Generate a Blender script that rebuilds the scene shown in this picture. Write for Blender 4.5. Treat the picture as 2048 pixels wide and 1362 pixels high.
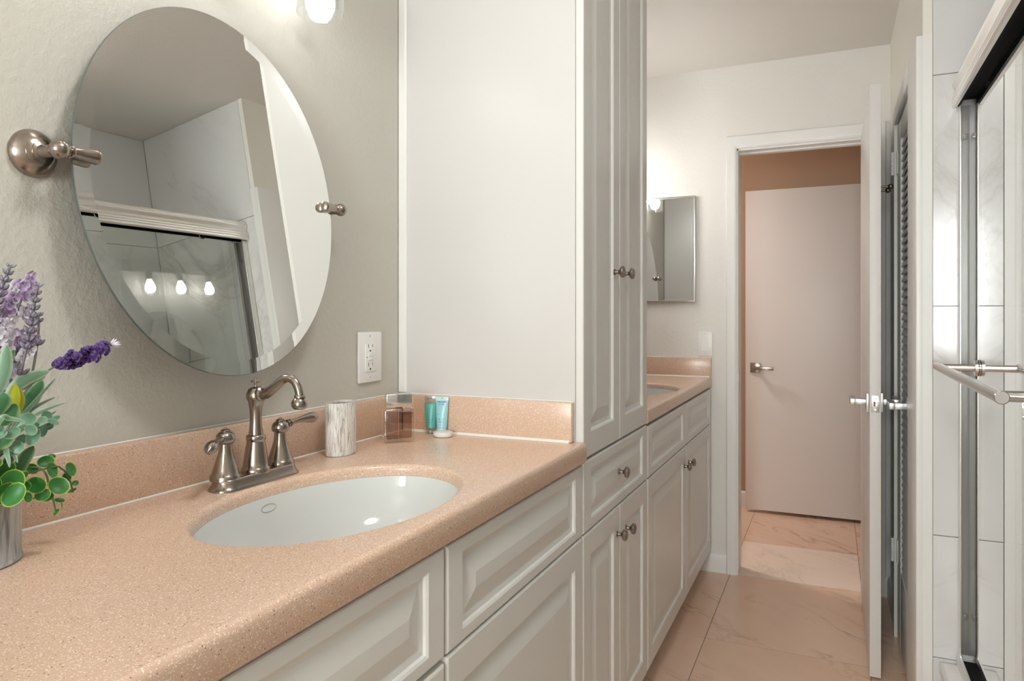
import bpy, bmesh, math, random
from math import sin, cos, pi, radians, sqrt
from mathutils import Vector, Matrix
random.seed(7)
for o in list(bpy.data.objects): bpy.data.objects.remove(o)
S = bpy.context.scene
COL = S.collection
# ------------------------------------------------------------------ camera, world, exposure
cd = bpy.data.cameras.new('camera'); cam = bpy.data.objects.new('camera', cd); COL.objects.link(cam)
cd.sensor_width = 36; cd.lens = 1421.44/2048*36; cd.shift_y = -(681-631.4)/2048
cd.clip_start = .02; cd.clip_end = 50
cam.location = (1.05, 0, 1.2479); cam.rotation_euler = (pi/2, 0, radians(24.2647))
S.camera = cam
S.view_settings.view_transform = 'Standard'; S.view_settings.look = 'None'
S.view_settings.gamma = 1; S.view_settings.use_curve_mapping = False
S.view_settings.exposure = 1.52
w = bpy.data.worlds.new('sky'); S.world = w; w.use_nodes = True
bg = w.node_tree.nodes['Background']; bg.inputs[0].default_value = (.92, .96, 1, 1); bg.inputs[1].default_value = .5
BULB = 3.4      # bulb emission
def lamp(name, kind, loc, power, color=(1, 1, 1), size=(1, 1), rot=(0, 0, 0), radius=.05):
    l = bpy.data.lights.new(name, kind); l.energy = power; l.color = color
    if kind == 'AREA': l.shape = 'RECTANGLE'; l.size, l.size_y = size
    else: l.shadow_soft_size = radius
    o = bpy.data.objects.new(name, l); COL.objects.link(o); o.location = loc; o.rotation_euler = rot
    return o
# daylight stand-in: area light added as fill outside the unseen back window
lamp('fill_daylight', 'AREA', (.98, -2.36, 1.45), 46, (.98, .98, 1), (.9, 1.3), (pi/2, 0, 0))

# ------------------------------------------------------------------ material helpers
def mat(name, color=(.8, .8, .8), rough=.5, metal=0, spec=.5, **k):
    m = bpy.data.materials.new(name); m.use_nodes = True
    b = m.node_tree.nodes['Principled BSDF']
    b.inputs['Base Color'].default_value = (*color, 1); b.inputs['Roughness'].default_value = rough
    b.inputs['Metallic'].default_value = metal; b.inputs['Specular IOR Level'].default_value = spec
    for q, v in k.items(): b.inputs[q.replace('_', ' ')].default_value = v
    return m
class NT:
    """small wrapper for building node trees"""
    def __init__(s, m): s.m = m; s.t = m.node_tree; s.n = s.t.nodes; s.l = s.t.links; s.b = s.n.get('Principled BSDF')
    def add(s, kind, **k):
        n = s.n.new(kind)
        for q, v in k.items():
            if q.startswith('i_'): n.inputs[q[2:].replace('_', ' ')].default_value = v
            else: setattr(n, q, v)
        return n
    def link(s, a, b): s.l.new(a, b)
    def obj(s, scale=None):
        tc = s.add('ShaderNodeTexCoord')
        if scale is None: return tc.outputs['Object']
        mp = s.add('ShaderNodeMapping'); mp.inputs['Scale'].default_value = scale
        s.link(tc.outputs['Object'], mp.inputs[0]); return mp.outputs[0]
    def noise(s, vec, scale, detail=2, rough=.5, dist=0):
        n = s.add('ShaderNodeTexNoise'); n.inputs['Scale'].default_value = scale; n.inputs['Detail'].default_value = detail
        n.inputs['Roughness'].default_value = rough; n.inputs['Distortion'].default_value = dist
        s.link(vec, n.inputs['Vector']); return n.outputs['Fac']
    def ramp(s, fac, stops, interp='LINEAR'):
        r = s.add('ShaderNodeValToRGB'); e = r.color_ramp.elements; r.color_ramp.interpolation = interp
        while len(e) < len(stops): e.new(.5)
        for q, (p, c) in zip(e, stops): q.position = p; q.color = (*c, 1) if len(c) == 3 else c
        s.link(fac, r.inputs[0]); return r.outputs[0]
    def mix(s, fac, a, b, blend='MIX'):
        n = s.add('ShaderNodeMix', data_type='RGBA', blend_type=blend)
        for v, i in ((fac, 0), (a, 6), (b, 7)):
            if hasattr(v, 'links'): s.link(v, n.inputs[i])
            else: n.inputs[i].default_value = v if i == 0 else (*v, 1)
        return n.outputs[2]
    def math(s, op, a, b=0.0):
        n = s.add('ShaderNodeMath', operation=op)
        for v, i in ((a, 0), (b, 1)):
            if hasattr(v, 'links'): s.link(v, n.inputs[i])
            else: n.inputs[i].default_value = v
        return n.outputs[0]
    def bump(s, h, strength=.3, dist=.002):
        n = s.add('ShaderNodeBump'); n.inputs['Strength'].default_value = strength; n.inputs['Distance'].default_value = dist
        s.link(h, n.inputs['Height']); s.link(n.outputs[0], s.b.inputs['Normal'])
    def base(s, c): s.link(c, s.b.inputs['Base Color'])
def textured_paint(name, color, strength=.35, scale=95, rough=.55):
    m = mat(name, color, rough, spec=.35); t = NT(m); v = t.obj()
    a = t.noise(v, scale, 3, .5, .25); b = t.noise(v, scale*3.1, 2)
    h = t.math('ADD', t.math('MULTIPLY', t.math('SMOOTH_MAX', a, .45), 1.0), t.math('MULTIPLY', b, .18))
    t.bump(h, strength, .006); return m
def soft_paint(name, color, rough=.35, spec=.5):
    m = mat(name, color, rough, spec=spec); t = NT(m); v = t.obj()
    t.bump(t.noise(v, 60, 2), .04, .002); return m
def clear(name, tint=(1, 1, 1), ior=1.5, rough=0.0, gloss=1.0, boost=1.6):
    """thin clear glass or plastic: see-through plus a Fresnel reflection"""
    m = bpy.data.materials.new(name); m.use_nodes = True; t = NT(m)
    t.n.remove(t.b); out = t.n['Material Output']
    tr = t.add('ShaderNodeBsdfTransparent'); tr.inputs[0].default_value = (*tint, 1)
    gl = t.add('ShaderNodeBsdfGlossy'); gl.inputs['Roughness'].default_value = rough; gl.inputs[0].default_value = (gloss, gloss, gloss, 1)
    fr = t.add('ShaderNodeFresnel'); fr.inputs[0].default_value = ior
    mx = t.add('ShaderNodeMixShader'); ge = t.add('ShaderNodeNewGeometry'); t.link(t.math('MULTIPLY', t.math('MULTIPLY', fr.outputs[0], boost), t.math('SUBTRACT', 1.0, ge.outputs['Backfacing'])), mx.inputs[0]); t.link(tr.outputs[0], mx.inputs[1]); t.link(gl.outputs[0], mx.inputs[2])
    t.link(mx.outputs[0], out.inputs[0]); return m
def glow(name, color, strength):
    m = mat(name, color, .4); b = m.node_tree.nodes['Principled BSDF']
    b.inputs['Emission Color'].default_value = (*color, 1); b.inputs['Emission Strength'].default_value = strength; return m

M = {}
M['wall'] = textured_paint('wall_paint', (.58, .56, .50), .38)
M['wall_far_lit'] = textured_paint('wall_paint_lightened', (.80, .775, .73), .3)  # far wall colour lightened to stand in for stronger light there
M['cream'] = textured_paint('cream_wall_paint', (.82, .79, .72), .15)
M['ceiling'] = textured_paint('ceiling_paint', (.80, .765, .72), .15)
M['tan'] = soft_paint('tan_hall_paint', (.50, .345, .235), .6)
M['white'] = soft_paint('white_cabinet_paint', (.75, .735, .70), .3)
M['panel'] = soft_paint('white_laminate', (.655, .64, .625), .32)
M['trim'] = soft_paint('white_trim_paint', (.82, .81, .785), .35)
M['door'] = soft_paint('white_door_paint', (.78, .755, .73), .4)
M['inside'] = mat('shade_interior', (.03, .028, .025), .8)  # near-black colour stands in for shade inside hollows
M['dark'] = mat('black_rubber', (.006, .006, .006), .75, spec=.2)
M['plastic'] = mat('white_plastic', (.86, .85, .83), .3)
M['porcelain'] = mat('white_porcelain', (.66, .675, .655), .08, Coat_Weight=.3)
M['tub'] = mat('white_acrylic', (.80, .79, .77), .2)
M['caulk'] = mat('white_caulk', (.82, .80, .75), .5)
M['emit'] = glow('lit_bulb', (1, .985, .965), BULB)
M['emit_far'] = glow('lit_bulb_bright', (1, .985, .97), BULB*6.5)
M['dome'] = glow('fill_diffuser', (1, .99, .98), 12.0)
M['glass'] = clear('clear_glass', (.945, .97, .957), boost=2.2)
M['channel'] = mat('grey_anodised_channel', (.235, .23, .22), .4, .4)
M['shade'] = clear('clear_shade_glass', (.97, .975, .975))
M['bottle'] = clear('clear_bottle_glass', (.90, .87, .85), rough=.05, boost=3.0)
M['liquid'] = clear('amber_perfume', (.76, .59, .49), 1.35)
M['cloudy'] = clear('cloudy_plastic', (.85, .88, .87), 1.4, .2)
M['soap'] = mat('white_soap_wrap', (.82, .79, .75), .3)
def brushed(name, color, rough, aniso=0):
    m = mat(name, color, rough, 1.0); t = NT(m)
    n = t.noise(t.obj((40, 40, 400)), 3, 2)
    t.link(t.math('ADD', t.math('MULTIPLY', n, .10), rough-.05), t.b.inputs['Roughness']); return m
M['nickel'] = brushed('brushed_nickel', (.35, .30, .26), .22)
M['steel'] = brushed('brushed_steel', (.62, .59, .56), .25)
M['chrome'] = mat('satin_chrome', (.60, .60, .60), .36, 1.0)
M['alu'] = brushed('champagne_aluminium', (.84, .82, .79), .42)
M['bronze'] = mat('dark_bronze_metal', (.20, .17, .14), .3, 1.0)
M['mirror'] = mat('silvered_mirror', (.86, .875, .85), 0.0, 1.0)
M['mirror_edge'] = mat('mirror_glass_edge', (.10, .12, .11), .15)
# ---- speckled solid-surface counter
def quartz():
    m = mat('peach_speckled_stone', (.8, .6, .45), .22); t = NT(m); v = t.obj()
    big = t.ramp(t.noise(v, 5, 3, .6), [(.35, (.68, .46, .315)), (.65, (.655, .455, .35))])
    def cells(scale):
        n = t.add('ShaderNodeTexVoronoi'); n.inputs['Scale'].default_value = scale; t.link(v, n.inputs['Vector'])
        s = t.add('ShaderNodeSeparateColor'); t.link(n.outputs['Color'], s.inputs[0]); return s.outputs, n.outputs['Distance']
    (a, _), (b, _), (c, dc) = cells(1150), cells(800), cells(450)
    g = t.mix(t.math('MULTIPLY', a[0], .55), big, (.76, .565, .43))
    g = t.mix(t.math('MULTIPLY', t.math('GREATER_THAN', a[1], .80), .65), g, (.58, .38, .27))
    g = t.mix(t.math('GREATER_THAN', b[0], .90), g, (.86, .73, .61))
    g = t.mix(t.math('MULTIPLY', t.math('GREATER_THAN', c[1], .955), t.math('LESS_THAN', dc, .36)), g, (.26, .15, .09))
    t.base(g); return m
M['quartz'] = quartz()
# ---- marble tiles: every tile carries its own offset and tint in the face attribute 'tile'
def marble(name, base, alt, vein, veinamt, scale, rough, stretch=(1, 1, 1), rot=0):
    m = mat(name, base, rough); t = NT(m)
    at = t.add('ShaderNodeAttribute'); at.attribute_name = 'tile'
    ob = t.obj(); add = t.add('ShaderNodeVectorMath', operation='MULTIPLY_ADD')
    t.link(at.outputs['Color'], add.inputs[0]); add.inputs[1].default_value = (7, 5, 9); t.link(ob, add.inputs[2])
    mp = t.add('ShaderNodeMapping', vector_type='TEXTURE'); mp.inputs['Scale'].default_value = stretch; mp.inputs['Rotation'].default_value = (0, 0, rot) if not isinstance(rot, tuple) else rot
    t.link(add.outputs[0], mp.inputs[0]); v = mp.outputs[0]
    cloud = t.ramp(t.noise(v, scale*1.2, 4, .6), [(.3, base), (.7, alt)])
    n = t.noise(v, scale, 6, .62, 1.2)
    d = t.math('ABSOLUTE', t.math('SUBTRACT', n, .5))
    line = t.ramp(d, [(0, (1, 1, 1)), (.010, (.5, .5, .5)), (.042, (0, 0, 0))])
    mask = t.ramp(t.noise(v, scale*.7, 2), [(.45, (0, 0, 0)), (.65, (1, 1, 1))])
    s = t.add('ShaderNodeSeparateColor'); t.link(at.outputs['Color'], s.inputs[0])
    col = t.mix(t.math('MULTIPLY', t.math('MULTIPLY', line, mask), veinamt), cloud, vein)
    return m, t, col, s
def marbles():
    m, t, col, s = marble('beige_marble_tile', (.77, .52, .365), (.81, .575, .425), (.30, .17, .085), .85, 2.6, .22, (1.35, .50, 1), radians(-42))
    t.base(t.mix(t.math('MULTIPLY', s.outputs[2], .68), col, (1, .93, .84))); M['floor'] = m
    m, t, col, s = marble('white_marble_tile', (.74, .74, .73), (.69, .69, .69), (.40, .37, .33), .6, 1.7, .16, (1, 1, 1.6), (.5, .4, .6))
    t.base(col); M['tile'] = m
marbles()
M['grout'] = mat('dark_grout', (.25, .19, .15), .8)
M['grout_light'] = mat('pale_grout', (.62, .61, .59), .7)
# ---- wood-grain tumbler
def grain():
    m = mat('whitewashed_wood_grain', (.8, .78, .74), .55); t = NT(m)
    v = t.obj((1, 1, .05)); n = t.noise(v, 290, 3, .5, .6)
    d = t.math('ABSOLUTE', t.math('SUBTRACT', n, .5))
    f = t.ramp(d, [(.0, (.30, .26, .22)), (.018, (.45, .40, .35)), (.05, (.76, .74, .70))])
    t.base(f); t.bump(d, .4, .003); return m
M['grain'] = grain()
def galvanised():
    m = mat('galvanised_tin', (.5, .5, .5), .5, .35); t = NT(m)
    n = t.noise(t.obj((1, 1, .10)), 70, 4, .65, .8)
    t.base(t.ramp(n, [(.3, (.20, .21, .21)), (.45, (.42, .43, .43)), (.65, (.58, .59, .59))])); return m
M['tin'] = galvanised()
def leafmat(name, c1, c2, rough=.45):
    m = mat(name, c1, rough); t = NT(m)
    at = t.add('ShaderNodeAttribute'); at.attribute_name = 'rim'
    n = t.noise(t.obj(), 120, 2)
    f = t.math('ADD', at.outputs['Fac'], t.math('MULTIPLY', t.math('SUBTRACT', n, .5), .5))
    t.base(t.ramp(f, [(.25, c1), (.95, c2)])); return m
M['euc'] = leafmat('blue_green_leaf', (.14, .30, .20), (.42, .53, .30))
M['box'] = leafmat('bright_green_leaf', (.025, .17, .025), (.42, .55, .07))
M['broad'] = leafmat('grey_green_leaf', (.16, .30, .20), (.38, .50, .34))
M['green'] = leafmat('dark_green_leaf', (.04, .16, .06), (.30, .42, .20))
M['yellow'] = leafmat('yellow_green_leaf', (.42, .46, .02), (.55, .58, .06))
M['bud'] = leafmat('grey_violet_bud', (.13, .115, .17), (.34, .31, .38))
M['stem'] = mat('grey_green_stem', (.17, .17, .17), .6)
M['gstem'] = mat('green_stem', (.09, .17, .06), .6)
M['purple'] = leafmat('deep_purple_petal', (.055, .02, .13), (.26, .13, .44))
M['lilac'] = leafmat('pale_lilac_petal', (.72, .68, .77), (.88, .86, .90))
M['mauve'] = leafmat('mauve_petal', (.42, .30, .50), (.60, .50, .66))

# ------------------------------------------------------------------ mesh helpers
class MB:
    def __init__(s): s.bm = bmesh.new()
    def box(s, x0, x1, y0, y1, z0, z1, bev=0, seg=2):
        r = bmesh.ops.create_cube(s.bm, size=1); vs = r['verts']
        bmesh.ops.scale(s.bm, vec=(x1-x0, y1-y0, z1-z0), verts=vs)
        bmesh.ops.translate(s.bm, vec=((x0+x1)/2, (y0+y1)/2, (z0+z1)/2), verts=vs)
        if bev:
            es = list({e for v in vs for e in v.link_edges})
            bmesh.ops.bevel(s.bm, geom=es, offset=bev, segments=seg, affect='EDGES', profile=.5)
        return s
    def rings(s, rings, closed=True, cap0=True, cap1=True, loop=False):
        vv = [[s.bm.verts.new(p) for p in r] for r in rings]
        n = len(vv[0]); pairs = list(zip(vv, vv[1:])) + ([(vv[-1], vv[0])] if loop else [])
        for a, b in pairs:
            for i in range(n if closed else n-1):
                j = (i+1) % n
                s.bm.faces.new((a[i], a[j], b[j], b[i]))
        if closed and not loop:
            if cap0: s.bm.faces.new(vv[0][::-1])
            if cap1: s.bm.faces.new(vv[-1])
        return s
    def lathe(s, prof, c=(0, 0, 0), axis='Z', n=32, sx=1, sy=1, cap0=True, cap1=True, rot=None):
        rs = []
        for r, h in prof:
            ring = []
            for i in range(n):
                a = 2*pi*i/n; p = Vector((r*cos(a)*sx, r*sin(a)*sy, h))
                if axis == 'X': p = Vector((p.z, p.x, p.y))
                elif axis == 'Y': p = Vector((p.y, p.z, p.x))
                if rot is not None: p = rot @ p
                ring.append(p + Vector(c))
            rs.append(ring)
        return s.rings(rs, True, cap0, cap1)
    def tube(s, pts, rad, n=12, flat=1.0):
        pts = [Vector(p) for p in pts]; rs = []
        if not hasattr(rad, '__len__'): rad = [rad]*len(pts)
        u = None
        for i, p in enumerate(pts):
            d = (pts[min(i+1, len(pts)-1)] - pts[max(i-1, 0)]).normalized()
            if u is None:
                u = d.cross(Vector((0, 0, 1)))
                if u.length < .1: u = d.cross(Vector((0, 1, 0)))
            u = (u - d*u.dot(d)).normalized(); v = d.cross(u)
            rs.append([p + (u*cos(2*pi*k/n) + v*sin(2*pi*k/n)*flat)*rad[i] for k in range(n)])
        return s.rings(rs)
    def prism(s, poly, lo, hi, axis='Y'):
        f = {'Y': lambda a, b, t: (a, t, b), 'X': lambda a, b, t: (t, a, b), 'Z': lambda a, b, t: (a, b, t)}[axis]
        return s.rings([[f(a, b, lo) for a, b in poly], [f(a, b, hi) for a, b in poly]])
    def ball(s, c, r, seg=12, sc=(1, 1, 1), rot=None):
        q = bmesh.ops.create_uvsphere(s.bm, u_segments=seg, v_segments=max(6, seg//2), radius=r)
        for v in q['verts']:
            p = Vector((v.co.x*sc[0], v.co.y*sc[1], v.co.z*sc[2]))
            if rot is not None: p = rot @ p
            v.co = p + Vector(c)
        return s
    def face_panel(s, y0, y1, z0, z1, xf, thk=.019, fy=.058, fz=.062, bw=.03):
        """raised-panel front lying in the plane x = xf and facing +x"""
        L = [(0, 0, thk), (0, 0, .004), (.0012, .0012, .0014), (.004, .004, 0), (fy-.004, fz-.004, 0), (fy, fz, .0025), (fy+.002, fz+.002, .0065), (fy+.011, fz+.011, .0085),
             (fy+.013, fz+.013, .0085), (fy+.013+bw, fz+.013+bw, .002), (fy+.016+bw, fz+.016+bw, .0015)]
        return s.rings([[(xf-d, y0+a, z0+b), (xf-d, y1-a, z0+b), (xf-d, y1-a, z1-b), (xf-d, y0+a, z1-b)] for a, b, d in L])
def origin_of(o):
    v = Vector((0, 0, 0))
    while o is not None: v += o.location; o = o.parent
    return v
def obj(name, mb, material, parent=None, smooth=True, angle=35, label=None):
    me = bpy.data.meshes.new(name); bm = mb.bm
    bmesh.ops.recalc_face_normals(bm, faces=bm.faces)
    if parent is not None: org = origin_of(parent)
    else:
        xs = [v.co.x for v in bm.verts]; ys = [v.co.y for v in bm.verts]; zs = [v.co.z for v in bm.verts]
        org = Vector(((min(xs)+max(xs))/2, (min(ys)+max(ys))/2, min(zs)))
    bmesh.ops.translate(bm, vec=-org, verts=bm.verts)
    if smooth:
        for f in bm.faces: f.smooth = True
        for e in bm.edges:
            if len(e.link_faces) == 2 and e.calc_face_angle(0) > radians(angle): e.smooth = False
    bm.to_mesh(me); bm.free()
    o = bpy.data.objects.new(name, me); COL.objects.link(o)
    for q in (material if isinstance(material, (list, tuple)) else [material]): me.materials.append(q)
    if parent is not None: o.parent = parent
    else: o.location = org
    if label: o['label'] = label
    return o
def tag(o, label, cat, group=None, kind=None):
    o['label'] = label; o['category'] = cat
    if group: o['group'] = group
    if kind: o['kind'] = kind
    return o
def struct(name, mb, material, label, cat, **k): return tag(obj(name, mb, material, **k), label, cat, kind='structure')
def thing(name, label, cat, loc, group=None, kind=None):
    o = bpy.data.objects.new(name, None); COL.objects.link(o); o.location = loc; o.empty_display_size = .05
    return tag(o, label, cat, group, kind)
def bx(*a, bev=0, seg=2): return MB().box(*a, bev=bev, seg=seg)
def text(name, body, size, mtx, material, parent, extrude=.0002, align='LEFT'):
    cu = bpy.data.curves.new(name, 'FONT'); cu.body = body; cu.size = size; cu.extrude = extrude; cu.align_x = align
    tmp = bpy.data.objects.new(name+'_src', cu); COL.objects.link(tmp)
    bpy.context.view_layer.update()
    me = bpy.data.meshes.new_from_object(tmp.evaluated_get(bpy.context.evaluated_depsgraph_get()))
    bpy.data.objects.remove(tmp); me.transform(Matrix.Translation(-origin_of(parent)) @ mtx)
    o = bpy.data.objects.new(name, me); COL.objects.link(o); me.materials.clear(); me.materials.append(material); o.parent = parent; return o

# ------------------------------------------------------------------ dimensions
YP, YT = 1.601, 2.245       # linen tower near and far side
YF = 3.571                  # far wall
XF = .512                   # cabinet fronts
ZC = .948                   # counter top
ZCEIL = 2.455
XR = 1.285                  # right wall
YE = 2.33                   # shower end wall
XB = 1.93                   # shower back wall
YB = -2.2                   # wall behind the camera
YS = .56                    # near end of the shower
T = .115
# ------------------------------------------------------------------ room shell
def tiles(us, vs, gap, place, thick, tint=None):
    """one box per tile with a face attribute; place(u, v, h) -> xyz"""
    mb = MB(); lay = mb.bm.loops.layers.float_color.new('tile')
    for i in range(len(us)-1):
        for j in range(len(vs)-1):
            n0 = len(mb.bm.faces); g = gap/2
            a, b, c, d = us[i]+g, us[i+1]-g, vs[j]+g, vs[j+1]-g
            e = .0003
            mb.rings([[place(a, c, 0), place(b, c, 0), place(b, d, 0), place(a, d, 0)], [place(a, c, thick-e), place(b, c, thick-e), place(b, d, thick-e), place(a, d, thick-e)],
                      [place(a+e, c+e, thick), place(b-e, c+e, thick), place(b-e, d-e, thick), place(a+e, d-e, thick)]])
            mb.bm.faces.ensure_lookup_table()
            col = (random.random(), random.random(), tint(i, j) if tint else 0, 1)
            for f in mb.bm.faces[n0:]:
                for lp in f.loops: lp[lay] = col
    return mb
fx = [-1.68, -1.11, -.54, .03, .60, 1.172, 1.742, 2.3]; fy = [-2.2, -1.68, -.93, -.18, .57, 1.32, 2.07, 2.82, 3.571, 4.118, 4.87]
fl = struct('floor', bx(-1.8, 2.3, YB-.2, 4.95, -.06, -.0006), M['grout'], 'beige marble tiled floor running out through the doorway', 'floor', smooth=False)
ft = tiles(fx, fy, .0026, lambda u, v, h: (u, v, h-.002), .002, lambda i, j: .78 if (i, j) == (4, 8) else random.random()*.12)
obj('floor_tiles', ft, M['floor'], fl, smooth=False)
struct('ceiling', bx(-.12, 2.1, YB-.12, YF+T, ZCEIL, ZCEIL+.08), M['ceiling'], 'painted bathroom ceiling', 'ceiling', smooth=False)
struct('wall_left', bx(-.12, 0, YB-.12, YF, 0, ZCEIL), M['wall'], 'grey-green textured wall behind the sinks and oval mirror', 'wall', smooth=False)
DX0, DX1, DZ = .622, 1.203, 2.060
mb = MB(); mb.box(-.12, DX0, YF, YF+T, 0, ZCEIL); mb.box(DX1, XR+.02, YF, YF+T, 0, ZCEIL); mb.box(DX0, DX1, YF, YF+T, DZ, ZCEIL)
struct('wall_far', mb, M['wall_far_lit'], 'textured far wall around the doorway, colour lightened for stronger light', 'wall', smooth=False)
CY0, CY1, CZ = 2.578, 3.125, 1.985
mb = MB(); mb.box(XR, XR+.0235, YE, CY0, 0, ZCEIL); mb.box(XR+.0235, XR+.1, YE+.009, CY0, 0, ZCEIL); mb.box(XR, XR+.1, CY1, YF+T, 0, ZCEIL); mb.box(XR, XR+.1, CY0, CY1, CZ, ZCEIL)
struct('wall_right', mb, M['cream'], 'painted right wall around the louvered closet', 'wall', smooth=False)
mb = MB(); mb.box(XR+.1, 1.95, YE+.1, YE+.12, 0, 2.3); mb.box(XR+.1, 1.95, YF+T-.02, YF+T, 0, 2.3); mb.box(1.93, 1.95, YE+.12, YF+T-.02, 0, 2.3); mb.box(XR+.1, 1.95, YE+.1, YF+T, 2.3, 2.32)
struct('wall_closet', mb, M['inside'], 'closet inside walls behind the louvers, coloured near black for shade', 'wall', smooth=False)
struct('wall_right_near', bx(1.305, 1.405, YB-.12, YS-.1, 0, ZCEIL), M['wall'], 'painted wall beside the camera, before the shower', 'wall', smooth=False)
WX0, WX1, WZ0, WZ1 = .55, 1.25, .95, 2.05
mb = MB(); mb.box(-.12, WX0, YB-.12, YB, 0, ZCEIL); mb.box(WX1, 1.405, YB-.12, YB, 0, ZCEIL); mb.box(WX0, WX1, YB-.12, YB, 0, WZ0); mb.box(WX0, WX1, YB-.12, YB, WZ1, ZCEIL)
struct('wall_back', mb, M['wall'], 'painted wall with the added window, behind the camera', 'wall', smooth=False)
wn = thing('added_window_1', 'white framed window added unseen behind the camera for fill light', 'window', ((WX0+WX1)/2, YB, WZ0), kind='structure')  # unseen window, added to bring fill light into the room
mb = MB()
for q in ((WX0-.06, WX0+.03, WZ0-.06, WZ1+.06), (WX1-.03, WX1+.06, WZ0-.06, WZ1+.06), (WX0, WX1, WZ0-.06, WZ0+.03), (WX0, WX1, WZ1-.03, WZ1+.06), (WX0, WX1, 1.48, 1.52)):
    mb.box(q[0], q[1], YB-.02, YB+.018, q[2], q[3], bev=.003)
obj('window_frame', mb, M['trim'], wn); obj('window_pane', bx(WX0+.03, WX1-.03, YB-.004, YB+.002, WZ0+.03, WZ1-.03), M['glass'], wn)
# tiled shower alcove
sx = [XR+.024, XB]; zz = [-.02, .28, .626, 1.275, 1.93, ZCEIL]
def tilewall(name, label, back, us, place):
    o = struct(name, back, M['grout_light'], label, 'wall', smooth=False)
    obj('marble_tiles', tiles(us, zz, .0022, place, .008), M['tile'], o, smooth=False); return o
tilewall('wall_shower_end', 'white marble tiled end wall of the shower beside the closet', bx(XR+.1, XB+.1, YE+.008, YE+.1, 0, ZCEIL), sx, lambda u, v, h: (u, YE+.008-h, v))
tilewall('wall_shower_back', 'white marble tiled long wall inside the shower', bx(XB+.008, XB+.1, YS-.1, YE+.008, 0, ZCEIL), [YS, 1.10, 1.74, YE], lambda u, v, h: (XB+.008-h, u, v))
tilewall('wall_shower_near', 'white marble tiled near end wall of the shower', bx(1.305, XB+.1, YS-.1, YS-.008, 0, ZCEIL), sx, lambda u, v, h: (u, YS-.008+h, v))
# hall beyond the doorway
struct('wall_hall_far', bx(-1.8, 2.3, 4.87, 4.97, 0, 2.44), M['tan'], 'tan wall of the hall behind the open white door', 'wall', smooth=False)
mb = MB(); mb.box(-1.8, -.12, YF, YF+T, 0, 2.44); mb.box(-1.9, -1.8, YF, 4.97, 0, 2.44)
struct('wall_hall_left', mb, M['tan'], 'tan wall at the left end of the hall', 'wall', smooth=False)
struct('wall_hall_right', bx(2.3, 2.4, YF, 4.97, 0, 2.44), M['tan'], 'tan wall at the right end of the hall', 'wall', smooth=False)
struct('wall_hall_near', MB().box(1.95, 2.3, YF, YF+T, 0, 2.44).box(XR+.02, 1.95, YF+T, YF+T+.01, 0, 2.44), M['tan'], 'tan hall wall beside the closet', 'wall', smooth=False)
struct('ceiling_hall', bx(-1.9, 2.4, YF+T, 4.97, 2.44, 2.52), M['ceiling'], 'ceiling of the hall beyond the doorway', 'ceiling', smooth=False)
# trims
def base_poly(h=.095): return [(0, 0), (.014, 0), (.014, h-.022), (.010, h-.010), (.007, h-.004), (0, h)]
mb = MB(); mb.rings([[(x, YF-a, z) for a, z in base_poly()] for x in (XF-.06, .583)])
mb.rings([[(x, YF-a, z) for a, z in base_poly()] for x in (1.264, XR)])
struct('baseboard_far', mb, M['trim'], 'short white baseboard on the far wall beside the doorway', 'baseboard')
mb = MB(); mb.rings([[(x, 4.87-a, z) for a, z in base_poly(.1)] for x in (-1.8, 2.3)])
struct('baseboard_hall', mb, M['trim'], 'white baseboard along the tan hall wall', 'baseboard')
mb = MB(); mb.rings([[(XR-a, y, z) for a, z in base_poly()] for y in (CY1+.075, YF-.016)])
struct('baseboard_right', mb, M['trim'], 'white baseboard on the right wall behind the door', 'baseboard')
# door casing and jamb of the doorway
cz = thing('trim_1', 'white casing and jamb around the doorway to the hall', 'door casing', ((DX0+DX1)/2, YF, 0), kind='structure')
def casing_leg(x0, x1, flip):
    """flat casing with a back bead, profile across x, extruded along z"""
    p = [(0, 0), (0, .010), (.004, .016), (.036, .018), (.043, .016), (.050, .012), (.050, 0)]
    q = [((x0+a) if not flip else (x1-a), YF-b) for a, b in p]
    return q
ZH = 2.114
mb = MB()
LW = .050
for (xa, xb, fl_) in ((.582, .632, False), (1.218, 1.268, True)):
    q = casing_leg(xa, xb, fl_); c_ = lambda x: ZH-(x-xa)*1.26 if not fl_ else ZH-(xb-x)*1.26
    mb.rings([[(x, y, 0) for x, y in q], [(x, y, c_(x)) for x, y in q]])
p = [(0, 0), (0, .010), (.004, .016), (.036, .018), (.043, .016), (.050, .012), (.050, 0)]
mb.rings([[(.582+a, YF-b, ZH-a*1.26) for a, b in p], [(1.268-a, YF-b, ZH-a*1.26) for a, b in p]])
obj('casing', mb, M['trim'], cz)
mb = MB(); mb.box(DX0-.001, DX0+.015, YF-.004, YF+T+.004, 0, DZ); mb.box(DX1-.018, DX1+.001, YF-.004, YF+T+.004, 0, DZ); mb.box(DX0, DX1, YF-.004, YF+T+.004, DZ-.018, DZ+.001)
mb.box(DX0+.015, DX1-.018, YF+.050, YF+.085, DZ-.026, DZ-.018)
obj('jamb', mb, M['trim'], cz, smooth=False)
mb = MB(); mb.box(DX0+.0145, DX0+.0162, YF+.006, YF+.034, .90, .965, bev=.0005); obj('strike_plate', mb, M['chrome'], cz)
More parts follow.
